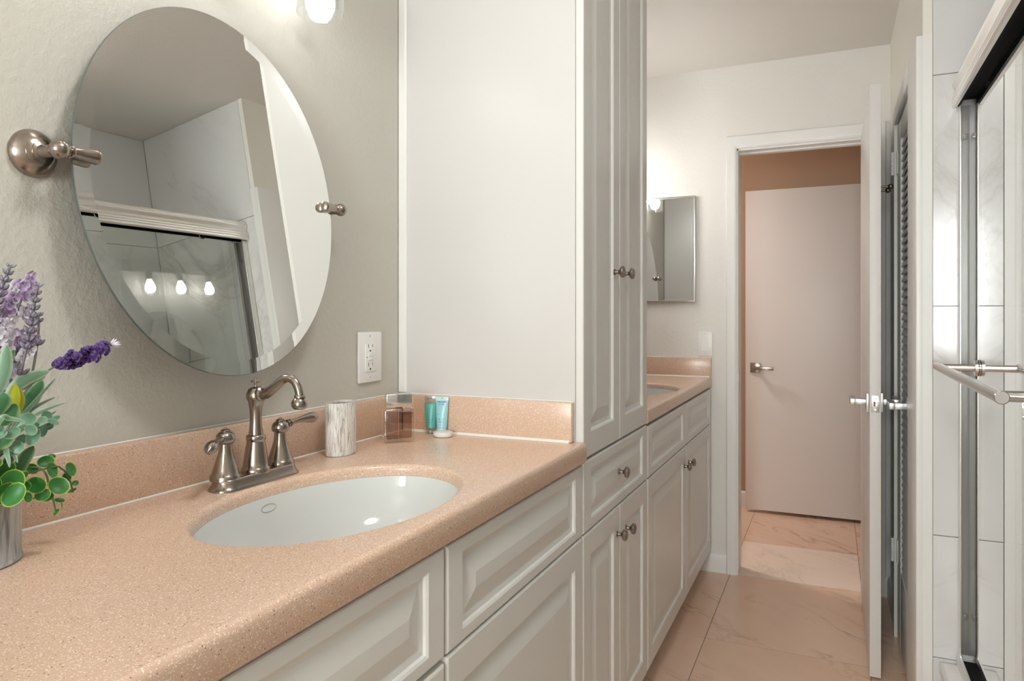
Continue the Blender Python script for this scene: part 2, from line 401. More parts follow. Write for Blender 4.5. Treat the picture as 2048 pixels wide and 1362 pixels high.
# closet casing
cc = thing('trim_2', 'white casing around the louvered closet door', 'door casing', (XR, 2.76, 0), kind='structure')
mb = MB()
for a, b, z0, z1 in ((CY1+.003, CY1+.075, 0, CZ+.062), (YE-.003, CY0-.003, 0, CZ+.062)): mb.box(XR-.017, XR+.001, a, b, z0, z1, bev=.002)
mb.box(XR, XR+.0235, YE-.003, YE, 0, CZ+.062); mb.box(XR-.0175, XR+.001, CY0-.004, CY1+.004, CZ+.002, CZ+.062, bev=.002)
obj('casing', mb, M['trim'], cc)
mb = MB(); mb.box(XR, XR+.1, CY0-.004, CY0+.006, 0, CZ); mb.box(XR, XR+.1, CY1-.006, CY1+.004, 0, CZ); mb.box(XR, XR+.1, CY0, CY1, CZ-.006, CZ+.004)
obj('jamb', mb, M['trim'], cc, smooth=False)
# ------------------------------------------------------------------ cabinets
def knob(y, z, parent):
    mb = MB().lathe([(.009, 0), (.009, .002), (.0055, .005), (.005, .012), (.009, .0155), (.0145, .019), (.0162, .0235), (.0145, .0275), (.009, .030), (.003, .031)], (XF-.0005, y, z), 'X', 24)
    return obj('knob', mb, M['nickel'], parent)
def front(kind, y0, y1, z0, z1, root, fy, fz, bw=.03, k=None, label=None):
    o = obj(kind, MB().face_panel(y0, y1, z0, z1, XF, .0185, fy, fz, bw), M['white'], root, angle=9, label=label)
    if k: knob(k[0], k[1], o)
    return o
def carcass(root, y0, y1, ztop):
    mb = MB()
    mb.box(.475, .493, y0, y1, .10, ztop); mb.box(.004, .475, y0, y0+.016, .10, ztop); mb.box(.004, .475, y1-.016, y1, .10, ztop); mb.box(.004, .475, y0+.016, y1-.016, .10, .116)
    obj('carcass', mb, M['white'], root, smooth=False)
    obj('toe_kick', bx(.40, .42, y0, y1, 0, .10), M['white'], root, smooth=False)
G = .0018
cab = thing('vanity_cabinet', 'white raised-panel vanity cabinet under the near sink, beside the camera', 'cabinet', (.25, .63, 0), 'white vanity cabinets')
carcass(cab, -.345, 1.599, .895)
for (a, b) in ((-.345, .299), (.303, .947), (.951, 1.599)):
    front('drawer_front', a+G, b-G, .7275, .893, cab, .052, .024, .030)
    front('cabinet_door', a+G, b-G, .11, .7235 - (.006 if b < 1 else 0), cab, .055, .062, .034, k=((b-.035) if b < .5 else (a+.035) if a > .9 else None, .40) if False else None)
tw = thing('linen_cabinet', 'tall white linen cabinet standing between the two vanities', 'cabinet', (.25, (YP+YT)/2, 0))
carcass(tw, YP+.002, YT-.002, .90)
mb = MB()
mb.box(.003, .493, YP, YP+.018, .90, ZCEIL-.002); mb.box(.003, .493, YT-.018, YT, .90, ZCEIL-.002); mb.box(.475, .493, YP+.018, YT-.018, .90, ZCEIL-.002)
obj('side_panels', mb, M['panel'], tw, smooth=False)
ym = (YP+YT)/2-.003
for (a, b, kk) in ((YP+.003, ym, -1), (ym, YT-.003, 1)):
    front('upper_door', a+G, b-G, .905, 2.43, tw, .060, .064, .030, k=((ym-.052, 1.366) if kk < 0 else (ym+.05, 1.367)))
    front('lower_door', a+G, b-G, .11, .7235, tw, .058, .062, .030, k=((ym-.027, .650) if kk < 0 else (ym+.065, .642)))
front('drawer', YP+.003+G, YT-.003-G, .7275, .899, tw, .062, .028, .024, k=(ym-.006, .817))
mb = MB(); mb.prism([(.002, YP-.007), (.020, YP-.007), (.024, YP-.003), (.024, YP+.0005), (.002, YP+.0005)], 1.046, ZCEIL-.002, 'Z'); obj('scribe_strip', mb, M['trim'], tw)
cf = thing('vanity_cabinet', 'white vanity cabinet on the far side of the tall linen cabinet', 'cabinet', (.25, 2.9, 0), 'white vanity cabinets')
carcass(cf, YT+.004, 3.545, .895)
for (a, b, k) in ((2.252, 2.898, 2.862), (2.902, 3.540, 2.955)):
    front('drawer_front', a+G, b-G, .7275, .893, cf, .060, .030, .026)
    front('cabinet_door', a+G, b-G, .11, .7235, cf, .060, .062, .034, k=(k, .648))

# ------------------------------------------------------------------ counters with undermount basins
SX, SA, SB = .306, .172, .262
BAS = [(1.05, -.0215), (1.0, -.0215), (.985, -.035), (.95, -.07), (.86, -.105), (.68, -.132), (.42, -.146), (.16, -.151)]
def counter(name, label, y0, y1, ys, y1splash, side, group):
    root = thing(name, label, 'countertop', (.26, (y0+y1)/2, ZC-.05), group)
    XE, r = (.522 if side == 'panel' else .5135), .010
    N = 96; cx, cyy = SX, ys
    x0, x1 = .002, XE-r
    def rect(a):
        dx, dy = cos(a), sin(a); t = 1e9
        if dx > 1e-9: t = min(t, (x1-cx)/dx)
        if dx < -1e-9: t = min(t, (x0-cx)/dx)
        if dy > 1e-9: t = min(t, (y1-cyy)/dy)
        if dy < -1e-9: t = min(t, (y0-cyy)/dy)
        return cx+dx*t, cyy+dy*t
    an = [2*pi*i/N for i in range(N)]
    for X, Y in ((x0, y0), (x0, y1), (x1, y0), (x1, y1)): an.append(math.atan2(Y-cyy, X-cx) % (2*pi))
    an.sort()
    def el(k, z, off=0): 
        out = []
        for a in an:
            # point of the ellipse in the direction a
            t = 1/sqrt((cos(a)/(SA*k+off))**2+(sin(a)/(SB*k+off))**2); out.append((cx+t*cos(a), cyy+t*sin(a), ZC+z))
        return out
    mb = MB(); b = .011
    R = [[(*rect(a), ZC-.022) for a in an], [(*rect(a), ZC) for a in an], el(1, 0, b)]
    for i in range(1, 7): 
        q = pi/2*i/6; R.append(el(1, -b*(1-cos(q)), b*(1-sin(q))))
    R.append(el(1, -.022))
    mb.rings(R, True, False, False, loop=True)
    q = [(x1, ZC)]+[(x1+r*sin(pi/2*i/6), ZC-r+r*cos(pi/2*i/6)) for i in range(1, 7)]+[(XE, .906), (XE-.006, .9), (.497, .9), (.497, ZC-.022), (x1, ZC-.022)]
    mb.prism(q, y0, y1, 'Y')
    obj('slab', mb, M['quartz'], root, angle=50)
    mb = MB(); mb.box(.001, .023, y0, y1splash, ZC+.0005, 1.043, bev=.003)
    obj('backsplash', mb, M['quartz'], root, angle=50)
    ya, yb = (y1-.0215, y1-.0005)
    mb = MB(); mb.box(.0235, .492 if side == 'panel' else .512, ya, yb, ZC+.0005, 1.043, bev=.003); obj('side_splash', mb, M['quartz'], root, angle=50)
    mb = MB(); p = [(0, 0), (.006, 0), (.003, .003), (0, .006)]
    mb.rings([[(.0225+a*.45, y, ZC+.0003+z*.45) for a, z in p] for y in (y0, ya-.002)])
    mb.rings([[(x, ya+.0005-a, ZC+.0003+z) for a, z in p] for x in (.027, .486 if side == 'panel' else .505)])
    q = [(0, 0), (.0035, 0), (0, .003)]
    mb.rings([[(.0005+a, y, 1.0427+z) for a, z in [(0, 0), (.003, 0), (.002, .001), (0, .0018)]] for y in (y0, y1-.002)])
    mb.rings([[(x, y1-.0005-a, 1.0427+z) for a, z in [(0, 0), (.004, 0), (.003, .0015), (0, .002)]] for x in (.004, .490 if side == 'panel' else .509)])
    obj('caulk', mb, M['caulk'], root, label='white caulk lines along the splashes')
    return root
def basin(label, ys, group, detail=True):
    root = thing('sink', label, 'sink', (SX, ys, ZC-.19), group)
    def ring(k, z, e=0): return [(SX+(SA*k+e)*cos(2*pi*i/72), ys+(SB*k+e)*sin(2*pi*i/72), ZC+z) for i in range(72)]
    mb = MB()
    R = [ring(1.06, -.0225)]+[ring(k, z-.0008) for k, z in BAS[1:]]
    R += [ring(k, z-.010, .008) for k, z in BAS[::-1][:-1]]+[ring(1.06, -.034)]
    # close the bottom of inner and outer skins
    vi = len(BAS)
    mb.rings(R[:vi], True, False, True); mb.rings(R[vi:], True, True, False)
    mb.rings([R[-1], R[0]], True, False, False)
    bmesh.ops.remove_doubles(mb.bm, verts=mb.bm.verts, dist=1e-5)
    obj('basin', mb, M['porcelain'], root, angle=70)
    mb = MB().lathe([(.006, .0005), (.022, .0005), (.030, .003), (.032, .0015), (.030, 0), (.022, -.002)], (SX, ys, ZC-.1515), 'Z', 32); obj('drain', mb, M['nickel'], root)
    if detail:
        # oval overflow ring printed on the back slope of the bowl
        pts = []
        for i in range(33):
            a = 2*pi*i/32; y = OV[1]+.017*cos(a); z = OV[2]+.0066*sin(a)
            k = next(k0+(k1-k0)*((z-ZC+.0008-z0)/(z1-z0)) for (k0, z0), (k1, z1) in zip(BAS[1:], BAS[2:]) if z1 <= z-ZC+.0008 <= z0)
            x = SX - SA*k*sqrt(max(0, 1-((y-ys)/(SB*k))**2))
            pts.append((x+.0006, y, z))
        obj('overflow_ring', MB().tube(pts, .0007, 6), mat('grey_ring', (.45, .42, .36), .4), root)
    return root
OV = (.16, .972, .907)
counter('countertop', 'peach speckled stone countertop holding the vase and near faucet', -.36, YP-.0005, .96, YP-.022, 'panel', 'speckled countertops')
counter('countertop', 'peach speckled stone countertop on the far side of the linen cabinet', YT+.002, YF-.0005, 2.88, YF-.022, 'wall', 'speckled countertops')
basin('white oval undermount sink in front of the nickel faucet', .96, 'white oval sinks')
basin('white oval sink in the far countertop past the linen cabinet', 2.88, 'white oval sinks', False)

# ------------------------------------------------------------------ faucet
FX, FY = .096, .985
fa = thing('faucet', 'brushed nickel two-handle faucet behind the near sink', 'faucet', (FX, FY, ZC))
def stadium(hx, hy, n=14):
    """rounded bar outline, long in y"""
    out = []
    for s in (1, -1):
        for i in range(n+1):
            a = (0 if s > 0 else pi) + pi*i/n
            out.append((hx*cos(a), s*(hy-hx)+hx*sin(a)))
    return out
def st(hx, hy, z): return [(FX+a, FY+b, z) for a, b in stadium(hx, hy)]
mb = MB(); z = ZC+.0004
mb.rings([st(.0285, .099, z), st(.0287, .099, z+.0025), st(.0272, .0965, z+.0045), st(.0248, .0935, z+.009), st(.0236, .0915, z+.0145), st(.0232, .0908, z+.0175), st(.0215, .089, z+.0195), st(.018, .085, z+.020)])
obj('base_plate', mb, M['nickel'], fa, angle=50)
prof = [(.0235, .015), (.0254, .0165), (.0254, .0235), (.0238, .026), (.0226, .0275), (.0214, .038), (.0180, .062), (.0158, .072), (.0158, .0735), (.0170, .075), (.0170, .082), (.0158, .0838), (.0128, .085), (.0106, .104), (.0102, .116), (.0110, .130), (.0136, .146), (.0158, .148), (.0168, .153), (.0163, .160), (.0130, .167), (.0080, .170), (.0030, .171),
        (.0026, .178), (.0032, .1795), (.0088, .1805), (.0092, .1825), (.0075, .1838), (.0034, .185), (.0026, .187), (.0012, .1878)]
mb = MB().lathe([(r, h+ZC) for r, h in prof[:23]], (FX, FY, 0), 'Z', 40); obj('column', mb, M['nickel'], fa, angle=40)
mb = MB().lathe([(r, h+ZC-.001) for r, h in prof[22:]], (FX, FY, 0), 'Z', 24); obj('lift_knob', mb, M['nickel'], fa)
def smooth_path(P, n=6):
    P = [Vector(p) for p in P]; out = []
    for i in range(len(P)-1):
        a, b, c, d = P[max(i-1, 0)], P[i], P[i+1], P[min(i+2, len(P)-1)]
        for k in range(n):
            t = k/n; out.append(.5*((2*b)+(c-a)*t+(2*a-5*b+4*c-d)*t*t+(3*b-a-3*c+d)*t**3))
    out.append(P[-1]); return out
path = smooth_path([(FX+.010, FY, 1.107), (FX+.024, FY, 1.107), (FX+.043, FY, 1.119), (FX+.060, FY, 1.132), (FX+.074, FY, 1.1375), (FX+.089, FY, 1.133), (FX+.098, FY, 1.1195), (FX+.1015, FY, 1.106)])
n = len(path); rr = [.0098 - .0022*min(1, i/(n*.55)) for i in range(n)]
mb = MB().tube(path, rr, 20)
mb.lathe([(.0125, -.004), (.0140, -.001), (.0140, .002), (.0110, .005)], (FX+.013, FY, 1.107), 'X', 24)
tip = Vector((FX+.1015, FY, 1.106)); R = Matrix.Rotation(radians(6), 4, 'Y').to_3x3()
mb.lathe([(.0075, .003), (.0098, .0015), (.0102, -.001), (.0088, -.003), (.0100, -.004), (.0125, -.0075), (.0140, -.012), (.0136, -.017), (.0112, -.021), (.0085, -.0225), (.006, -.0215)], tip, 'Z', 28, rot=R)
obj('spout', mb, M['nickel'], fa, angle=40)
hp = [(.0238, .015), (.0258, .0165), (.0258, .0235), (.0242, .026), (.0230, .0275), (.0210, .034), (.0165, .048), (.0125, .062), (.0112, .072), (.0112, .0785), (.0138, .080), (.0158, .083), (.0162, .088), (.0148, .094), (.0105, .0985), (.0078, .0995), (.0078, .1005), (.0085, .1015), (.0070, .103), (.0030, .104), (.0024, .106), (.001, .1066)]
for s, d in ((-1, Vector((.52, -.85, -.05))), (1, Vector((.06, 1, .06)))):
    c = Vector((FX-.004, FY+s*.067, ZC))
    h = obj('handle', MB().lathe([(r, q) for r, q in hp], c, 'Z', 36), M['nickel'], fa, angle=40)
    d.normalize(); o = c+Vector((0, 0, .0885))
    L = [(.008, .0060), (.016, .0060), (.0165, .0082), (.0195, .0086), (.021, .0064), (.0235, .0064), (.024, .0076), (.0262, .0076), (.0275, .0058), (.036, .0052), (.050, .0056), (.064, .0074), (.076, .0096), (.084, .0104), (.092, .0098), (.099, .0068), (.103, .0032), (.106, .0016), (.1075, .0006)]
    mb = MB().tube([o+d*(t*.98)+Vector((0, 0, .004*sin(t/.107*pi))) for t, r in L], [r for t, r in L], 18)
    obj('lever', mb, M['nickel'], h, angle=45)

# ------------------------------------------------------------------ oval pivot mirrors
MT, MY = .096, -.010
def oval_mirror(label, yc, group, base_in=True):
    root = thing('pivot_mirror', label, 'mirror', (0, yc, 1.4675), group)
    nn = Vector((cos(MT)*cos(MY), sin(MY), sin(MT))).normalized()
    ey = (Vector((0, 1, 0)) - nn*nn.y).normalized(); up = ey.cross(nn)*-1
    if up.z < 0: up = -up
    o = Vector((.0533, yc, 1.4675)); A, B = .2859, .3279
    def ring(da, h, N=128): return [o+nn*h+ey*((A-da)*cos(2*pi*i/N))+up*((B-da)*sin(2*pi*i/N)) for i in range(N)]
    mb = MB(); mb.rings([ring(0, -.005), ring(0, -.0014), ring(.0006, -.0008), ring(.026, 0)], True, True, True)
    for f in mb.bm.faces:
        f.material_index = 0 if (f.normal.dot(nn) if f.normal.length else 0) > .9 else 1
    mb.bm.normal_update()
    for f in mb.bm.faces: f.material_index = 0 if abs(f.normal.dot(nn)) > .995 and (f.calc_center_median()-o).dot(nn) > -.0009 else 1
    obj('mirror_glass', mb, [M['mirror'], M['mirror_edge']], root, smooth=False)
    for s in (-1, 1):
        yb = yc+s*.313; zb = 1.481
        mb = MB().lathe([(.0335, .0005), (.0345, .003), (.0335, .007), (.0300, .012), (.0235, .0175), (.0205, .0195), (.0210, .0215), (.0180, .0235), (.0150, .0245), (.0150, .026), (.0105, .028), (.0088, .036), (.0088, .05)], (0, yb, zb), 'X', 40)
        mb.ball((.061, yb, zb), .0137, 24)
        p = obj('pivot_post', mb, M['nickel'], root, angle=40)
        d = -s
        mb = MB().lathe([(.0075, .010), (.0075, .0135), (.0095, .0145), (.0095, .017), (.0078, .0185), (.0072, .021), (.0090, .034), (.0108, .050), (.0112, .054), (.0100, .0575), (.006, .059)], (0, 0, 0), 'Z', 24, rot=Matrix(((1, 0, 0), (0, 0, d), (0, 1, 0))))
        for v in mb.bm.verts: v.co += Vector((.061, yb, zb))
        obj('pivot_arm', mb, M['nickel'], p, angle=40)
    return root
oval_mirror('large oval mirror with nickel side posts above the near sink and faucet', .961, 'oval pivot mirrors')
oval_mirror('oval mirror past the tall linen cabinet, visible in the small framed mirror', 2.96, 'oval pivot mirrors')

# ------------------------------------------------------------------ vanity lights
def vanity_light(label, yc, group, m):
    root = thing('vanity_light', label, 'wall light', (0, yc, 2.04), group)
    mb = MB(); mb.box(.001, .020, yc-.32, yc+.32, 2.035, 2.105, bev=.004); obj('backplate', mb, M['nickel'], root)
    lx, up = .082, .028
    for dy in (-.213, 0, .213):
        y = yc+dy; L = lambda p: [(r, z+up) for r, z in p]
        mb = MB().tube(smooth_path([(.018, y, 2.07), (.045, y, 2.075), (.070, y, 2.070), (lx, y, 2.05), (lx, y, 2.022)], 5), .007, 12)
        mb.lathe(L([(.012, 2.0), (.030, 1.998), (.030, 1.986), (.018, 1.982), (.018, 1.945), (.014, 1.944)]), (lx, y, 0), 'Z', 24)
        obj('arm', mb, M['nickel'], root, angle=40)
        mb = MB().lathe(L([(.0175, 1.984), (.045, 1.984), (.0487, 1.979), (.0490, 1.845), (.0468, 1.845), (.0465, 1.977), (.044, 1.9815), (.0175, 1.9815)]), (lx, y, 0), 'Z', 48)
        obj('glass_shade', mb, M['shade'], root, angle=50)
        mb = MB().lathe(L([(.012, 1.950), (.0135, 1.944), (.018, 1.930), (.026, 1.913), (.0298, 1.898), (.0290, 1.884), (.023, 1.872), (.013, 1.865), (.003, 1.863)]), (lx, y, 0), 'Z', 28)
        obj('bulb', mb, m, root)
    return root
vanity_light('three-bulb vanity light with clear glass shades above the near oval mirror', .967, 'vanity lights', M['emit'])
vanity_light('vanity light past the tall linen cabinet, visible in the small framed mirror', 3.09, 'vanity lights', M['emit_far'])
def dome_light(label, x, y, z, r, m):
    root = thing('ceiling_light', label, 'ceiling light', (x, y, z-.08), None)
    obj('canopy', MB().lathe([(r+.012, z-.001), (r+.012, z-.018), (r, z-.020)], (x, y, 0), 'Z', 40), M['nickel'], root)
    obj('diffuser', MB().lathe([(r, z-.0205), (r*.97, z-.034), (r*.85, z-.055), (r*.55, z-.072), (.01, z-.079)], (x, y, 0), 'Z', 40), m, root)
dome_light('added round ceiling light, unseen, filling the bathroom from over the near countertop', .90, .75, ZCEIL, .17, M['dome'])  # lamp added out of view to fill the near room with light
dome_light('round flush ceiling light in the hall beyond the doorway', -.55, 4.25, 2.44, .17, glow('warm_lit_diffuser', (1, .93, .88), 26.0))

# ------------------------------------------------------------------ outlet, switch, framed mirror
ou = thing('wall_outlet', 'white GFCI outlet in a wide plate beside the oval mirror', 'outlet', (0, 1.462, 1.083))
obj('cover_plate', bx(.0005, .0075, 1.414, 1.509, 1.083, 1.208, bev=.003), M['plastic'], ou)
rc = obj('receptacle', bx(.007, .0105, 1.4375, 1.480, 1.110, 1.180, bev=.0012), M['plastic'], ou)
mb = MB()
for z in (1.1735, 1.128): mb.box(.0095, .0107, 1.4475, 1.4493, z-.0045, z+.0045); mb.box(.0095, .0107, 1.4635, 1.4652, z-.0038, z+.0038)
for z in (1.1615, 1.1165): mb.lathe([(.0026, .0095), (.0026, .0107)], (0, 1.4555, z), 'X', 12)
mb.lathe([(.0016, .0095), (.0016, .0108)], (0, 1.4415, 1.1455), 'X', 10)
obj('slots', mb, M['inside'], rc)
mb = MB(); mb.box(.010, .0122, 1.4475, 1.466, 1.1472, 1.156, bev=.0006); mb.box(.010, .0122, 1.4475, 1.466, 1.138, 1.1462, bev=.0006); obj('test_buttons', mb, M['plastic'], rc)
for z in (1.198, 1.096):
    s_ = obj('plate_screw', MB().lathe([(.0032, .0070), (.0032, .0080), (.002, .0084)], (0, 1.457, z), 'X', 14), M['plastic'], ou)
    obj('screw_slot', bx(.0082, .0086, 1.4563, 1.4577, z-.0025, z+.0025), M['inside'], s_)
sw = thing('light_switch', 'white rocker light switch above the far countertop', 'light switch', (.482, YF, 1.05))
obj('cover_plate', bx(.448, .516, YF-.006, YF-.0005, 1.051, 1.168, bev=.002), M['plastic'], sw)
mb = MB(); mb.prism([(YF-.0085, 1.076), (YF-.0055, 1.076), (YF-.0055, 1.143), (YF-.0065, 1.143)], .4655, .4985, 'X'); obj('rocker', mb, M['plastic'], sw)
for z in (1.060, 1.159): obj('plate_screw', MB().lathe([(.0025, -YF+.006), (.0025, -YF+.0068)], (.482, 0, z), 'Y', 10, rot=Matrix(((1, 0, 0), (0, -1, 0), (0, 0, 1)))), M['chrome'], sw)
fm = thing('framed_mirror', 'rectangular metal-framed mirror on the far wall above the counter', 'mirror', (.21, YF, 1.315))
mx0, mx1, mz0, mz1, my = -.0 + .012, .437, 1.315, 1.838, YF-.022
mb = MB()
P = [(0, 0), (0, .021), (.002, .022), (.008, .022), (.010, .020), (.010, 0)]
mb.rings([[(mx0+a*sx_ if k in (0, 3) else mx1-a, YF-.0008-b, (mz0+a) if k < 2 else (mz1-a)) for a, b in P] for k, sx_ in ((0, 1), (1, 1), (2, 1), (3, 1))], True, False, False, loop=True)
obj('metal_frame', mb, M['steel'], fm)
obj('mirror_glass', bx(mx0+.009, mx1-.009, my+.0025, my+.006, mz0+.009, mz1-.009), M['mirror'], fm, smooth=False)

# ------------------------------------------------------------------ things on the counter
tc = Vector((.079, 1.252, ZC+.0004))
tb = thing('tumbler', 'oval white tumbler with a wood-grain pattern, right of the faucet', 'tumbler', tc)
def ovl(k, z): return [(tc.x+(.027*k)*cos(2*pi*i/48), tc.y+.0405*k*sin(2*pi*i/48), tc.z+z) for i in range(48)]
mb = MB().rings([ovl(.95, 0), ovl(.99, .001), ovl(1, .003), ovl(1, .1115), ovl(.985, .1132), ovl(.94, .1134), ovl(.92, .1125), ovl(.915, .108)], True, True, False)
obj('cup', mb, M['grain'], tb, angle=50)
obj('inner_wall', MB().rings([ovl(.9155, .1085), ovl(.905, .09), ovl(.90, .012), ovl(.80, .008)], True, False, True), mat('brown_grey_glaze', (.36, .28, .23), .4), tb, angle=50)
pf = thing('perfume_bottle', 'square clear perfume bottle with amber liquid and silver cap', 'perfume bottle', (.112, 1.426, ZC+.0004))
pd = Vector((.70, .715, 0)).normalized(); pn = Vector((pd.y, -pd.x, 0)); p0 = Vector((.112, 1.426, ZC+.0004))
PM = Matrix(((pd.x, 0, pn.x, p0.x), (pd.y, 0, pn.y, p0.y), (0, 1, 0, p0.z), (0, 0, 0, 1)))   # local x: along, y: up, z: toward the room
def pbox(x0, x1, y0, y1, z0, z1, bev, seg=3):
    mb = MB().box(x0, x1, y0, y1, z0, z1, bev, seg)
    for v in mb.bm.verts: v.co = PM @ v.co
    return mb
obj('glass_body', pbox(-.037, .037, .0, .081, -.014, .014, .005), M['bottle'], pf, angle=60)
obj('perfume', pbox(-.0305, .0305, .009, .0725, -.009, .009, .003), M['liquid'], pf, angle=60)
obj('cap', pbox(-.0305, .0305, .0835, .1145, -.011, .011, .0012), mat('mirror_silver_cap', (.78, .78, .78), .12, 1.0), pf)
mb = pbox(-.008, .008, .0805, .084, -.006, .006, .0005); obj('collar', mb, M['bronze'], pf)
mb = pbox(-.0012, .0012, .012, .081, -.0012, .0012, .0003); obj('dip_tube', mb, mat('pale_dip_tube', (.62, .50, .42), .4), pf)
blk = mat('black_print', (.01, .008, .008), .5)
text('bottle_print', 'euphoria', .0088, PM @ Matrix.Translation((.0315, .0665, .0143)), blk, pf, align='RIGHT')
text('bottle_print', 'men', .0048, PM @ Matrix.Translation((.0315, .061, .0143)), blk, pf, align='RIGHT')
text('bottle_print', 'eau de toilette spray', .0040, PM @ Matrix.Translation((-.031, .0165, .0143)), blk, pf)
text('bottle_print', 'Calvin Klein', .0056, PM @ Matrix.Translation((-.031, .0095, .0143)), blk, pf)
def tube_bottle(label, cx, cy_, body, capm, gel, ink, lines, lean, yaw=0):
    root = thing('toiletry_tube', label, 'toiletry tube', (cx, cy_, ZC+.0004), 'toiletry tubes by the side splash')
    B = Matrix.Translation((cx, cy_, ZC+.0004)) @ Matrix.Rotation(yaw, 4, 'Z') @ Matrix.Rotation(-lean, 4, 'X')
    def oval(a, b, z): return [B @ Vector((a*cos(2*pi*i/32), b*sin(2*pi*i/32), z)) for i in range(32)]
    obj('cap', MB().rings([oval(.0115, .0095, .0005), oval(.0125, .0105, .0015), oval(.0125, .0105, .0125), oval(.0118, .0098, .0135)]), capm, root)
    mb = MB().rings([oval(.0118, .0098, .0137), oval(.0135, .0098, .016), oval(.0150, .0085, .045), oval(.0163, .0045, .072)]+([oval(.0165, .0036, .0755)] if gel else [oval(.0168, .0016, .0845)]))
    t_ = obj('tube_body', mb, body, root, angle=60)
    mb = MB().rings(([oval(.0165, .0036, .0757)] if gel else [])+[oval(.0168, .0016, .0847), oval(.0172, .0011, .0865), oval(.0172, .0011, .0945)]); obj('crimp', mb, capm, root)
    k = obj('notch', MB().rings([[B @ Vector((x, y, z)) for x, y in ((-.0006, -.0014), (.0006, -.0014), (.0006, .0014), (-.0006, .0014))] for z in (.0885, .0925)]), blk, root)
    # printed rows: a spaced heading and short lines of small print
    rr_ = random.Random(int(cx*1e4))
    for z, h, wd, n_ in lines:
        sl = (.0098-.0016)/.0685; fy_ = -(.0098-(.0098-.0016)*(z-.016)/.0685)-.0011 if z < .0845 else -.0018
        x = -wd/2; step = wd/n_; mb = MB()
        for i in range(n_):
            q = step*rr_.uniform(.55, .85); hh = h*rr_.choice((.7, 1, 1))
            mb.rings([[B @ Vector((x+dx, fy_-e+dz*sl, z+dz)) for dx, dz in ((0, 0), (q, 0), (q, hh), (0, hh))] for e in (-.0006, .0003)]); x += step
        obj('print_line', mb, ink, root, smooth=False)
    return root
teal = mat('teal_gel', (.10, .42, .37), .3); lb = mat('light_blue_tube', (.32, .62, .67), .3)
inkt = mat('dark_teal_print', (.02, .16, .17), .5); inkb = mat('blue_print', (.03, .22, .42), .5); inkg = mat('grey_print', (.2, .2, .2), .5)
tube_bottle('teal toiletry tube with a clear crimped top, left of the pair', .117, 1.5665, teal, M['cloudy'], True, inkt, [(.0865, .0022, .022, 9), (.050, .0012, .018, 6), (.044, .002, .016, 5), (.039, .002, .014, 4), (.034, .0012, .016, 6), (.028, .0012, .014, 5)], radians(2), radians(20))
tube_bottle('light blue toiletry tube behind the round soap', .149, 1.5665, lb, mat('pale_blue_cap', (.55, .74, .76), .3), False, inkb, [(.0800, .0025, .022, 8), (.074, .0015, .014, 4), (.050, .0012, .018, 6), (.043, .0028, .012, 4), (.037, .0028, .012, 4), (.031, .0012, .014, 5)], radians(2), radians(12))
sp = obj('soap_bar', MB().lathe([(.019, 0), (.0225, .0008), (.0242, .003), (.0245, .0085), (.0232, .0118), (.019, .0132), (.010, .0128)], (.170, 1.537, ZC+.0004), 'Z', 40), M['soap'])
nt = NT(M['soap']); nt.bump(nt.noise(nt.obj(), 160, 4, .6, 1.5), .6, .004)
tag(sp, 'small round soap in crinkled white wrap on the counter', 'soap')
# ------------------------------------------------------------------ bathtub and sliding shower door
tub = thing('bathtub', 'white bathtub below the sliding glass shower door', 'bathtub', (1.62, (YS+YE)/2, 0))
X0, X1, Y0, Y1, ZR = 1.325, XB-.002, YS+.004, YE-.004, .275
def rrect(x0, x1, y0, y1, r, z, n=6):
    out = []
    for cx, cy, a0 in ((x1-r, y1-r, 0), (x0+r, y1-r, pi/2), (x0+r, y0+r, pi), (x1-r, y0+r, 3*pi/2)):
        for i in range(n+1): out.append((cx+r*cos(a0+pi/2*i/n), cy+r*sin(a0+pi/2*i/n), z))
    return out
mb = MB().rings([rrect(X0+.02, X1, Y0, Y1, .004, 0), rrect(X0+.012, X1, Y0, Y1, .004, .05), rrect(X0+.008, X1, Y0, Y1, .004, ZR-.04), rrect(X0, X1, Y0, Y1, .005, ZR-.03), rrect(X0, X1, Y0, Y1, .005, ZR-.010), rrect(X0+.003, X1-.003, Y0+.003, Y1-.003, .006, ZR-.003), rrect(X0+.012, X1-.012, Y0+.012, Y1-.012, .01, ZR),
                 rrect(X0+.09, X1-.05, Y0+.07, Y1-.07, .09, ZR), rrect(X0+.10, X1-.06, Y0+.08, Y1-.08, .09, ZR-.012), rrect(X0+.14, X1-.09, Y0+.16, Y1-.13, .12, .10), rrect(X0+.19, X1-.14, Y0+.24, Y1-.20, .10, .06)])
obj('shell', mb, M['tub'], tub, angle=50)
sh = thing('shower_door', 'sliding glass shower door with champagne aluminium header and towel bar', 'shower door', (1.40, (YS+YE)/2, ZR))
HX, HZ = 1.356, 1.832
hp_ = [(.004, 0), (0, .004), (0, .010), (.003, .012), (.001, .015), (.001, .020), (.004, .022), (.002, .025), (.002, .030), (.008, .033), (.010, .040), (.007, .050), (.002, .057), (.000, .064), (.003, .067), (.003, .071), (.007, .073), (.008, .078), (.012, .081), (.075, .081), (.075, .035), (.069, .035), (.069, .072), (.016, .072), (.012, .06), (.012, 0)]
mb = MB().prism([(HX+a, HZ+b) for a, b in hp_], YS+.003, YE-.002, 'Y'); obj('header', mb, M['alu'], sh, angle=25)
mb = MB(); mb.box(HX+.0125, HX+.0685, YS+.004, YE-.003, HZ+.018, HZ+.0715); mb.box(HX+.0125, HX+.018, YS+.004, YE-.003, HZ+.001, HZ+.02); mb.box(HX+.047, HX+.052, YS+.004, YE-.003, HZ+.001, HZ+.02)
obj('roller_track', mb, M['dark'], sh, smooth=False, label='black roller channel under the header')
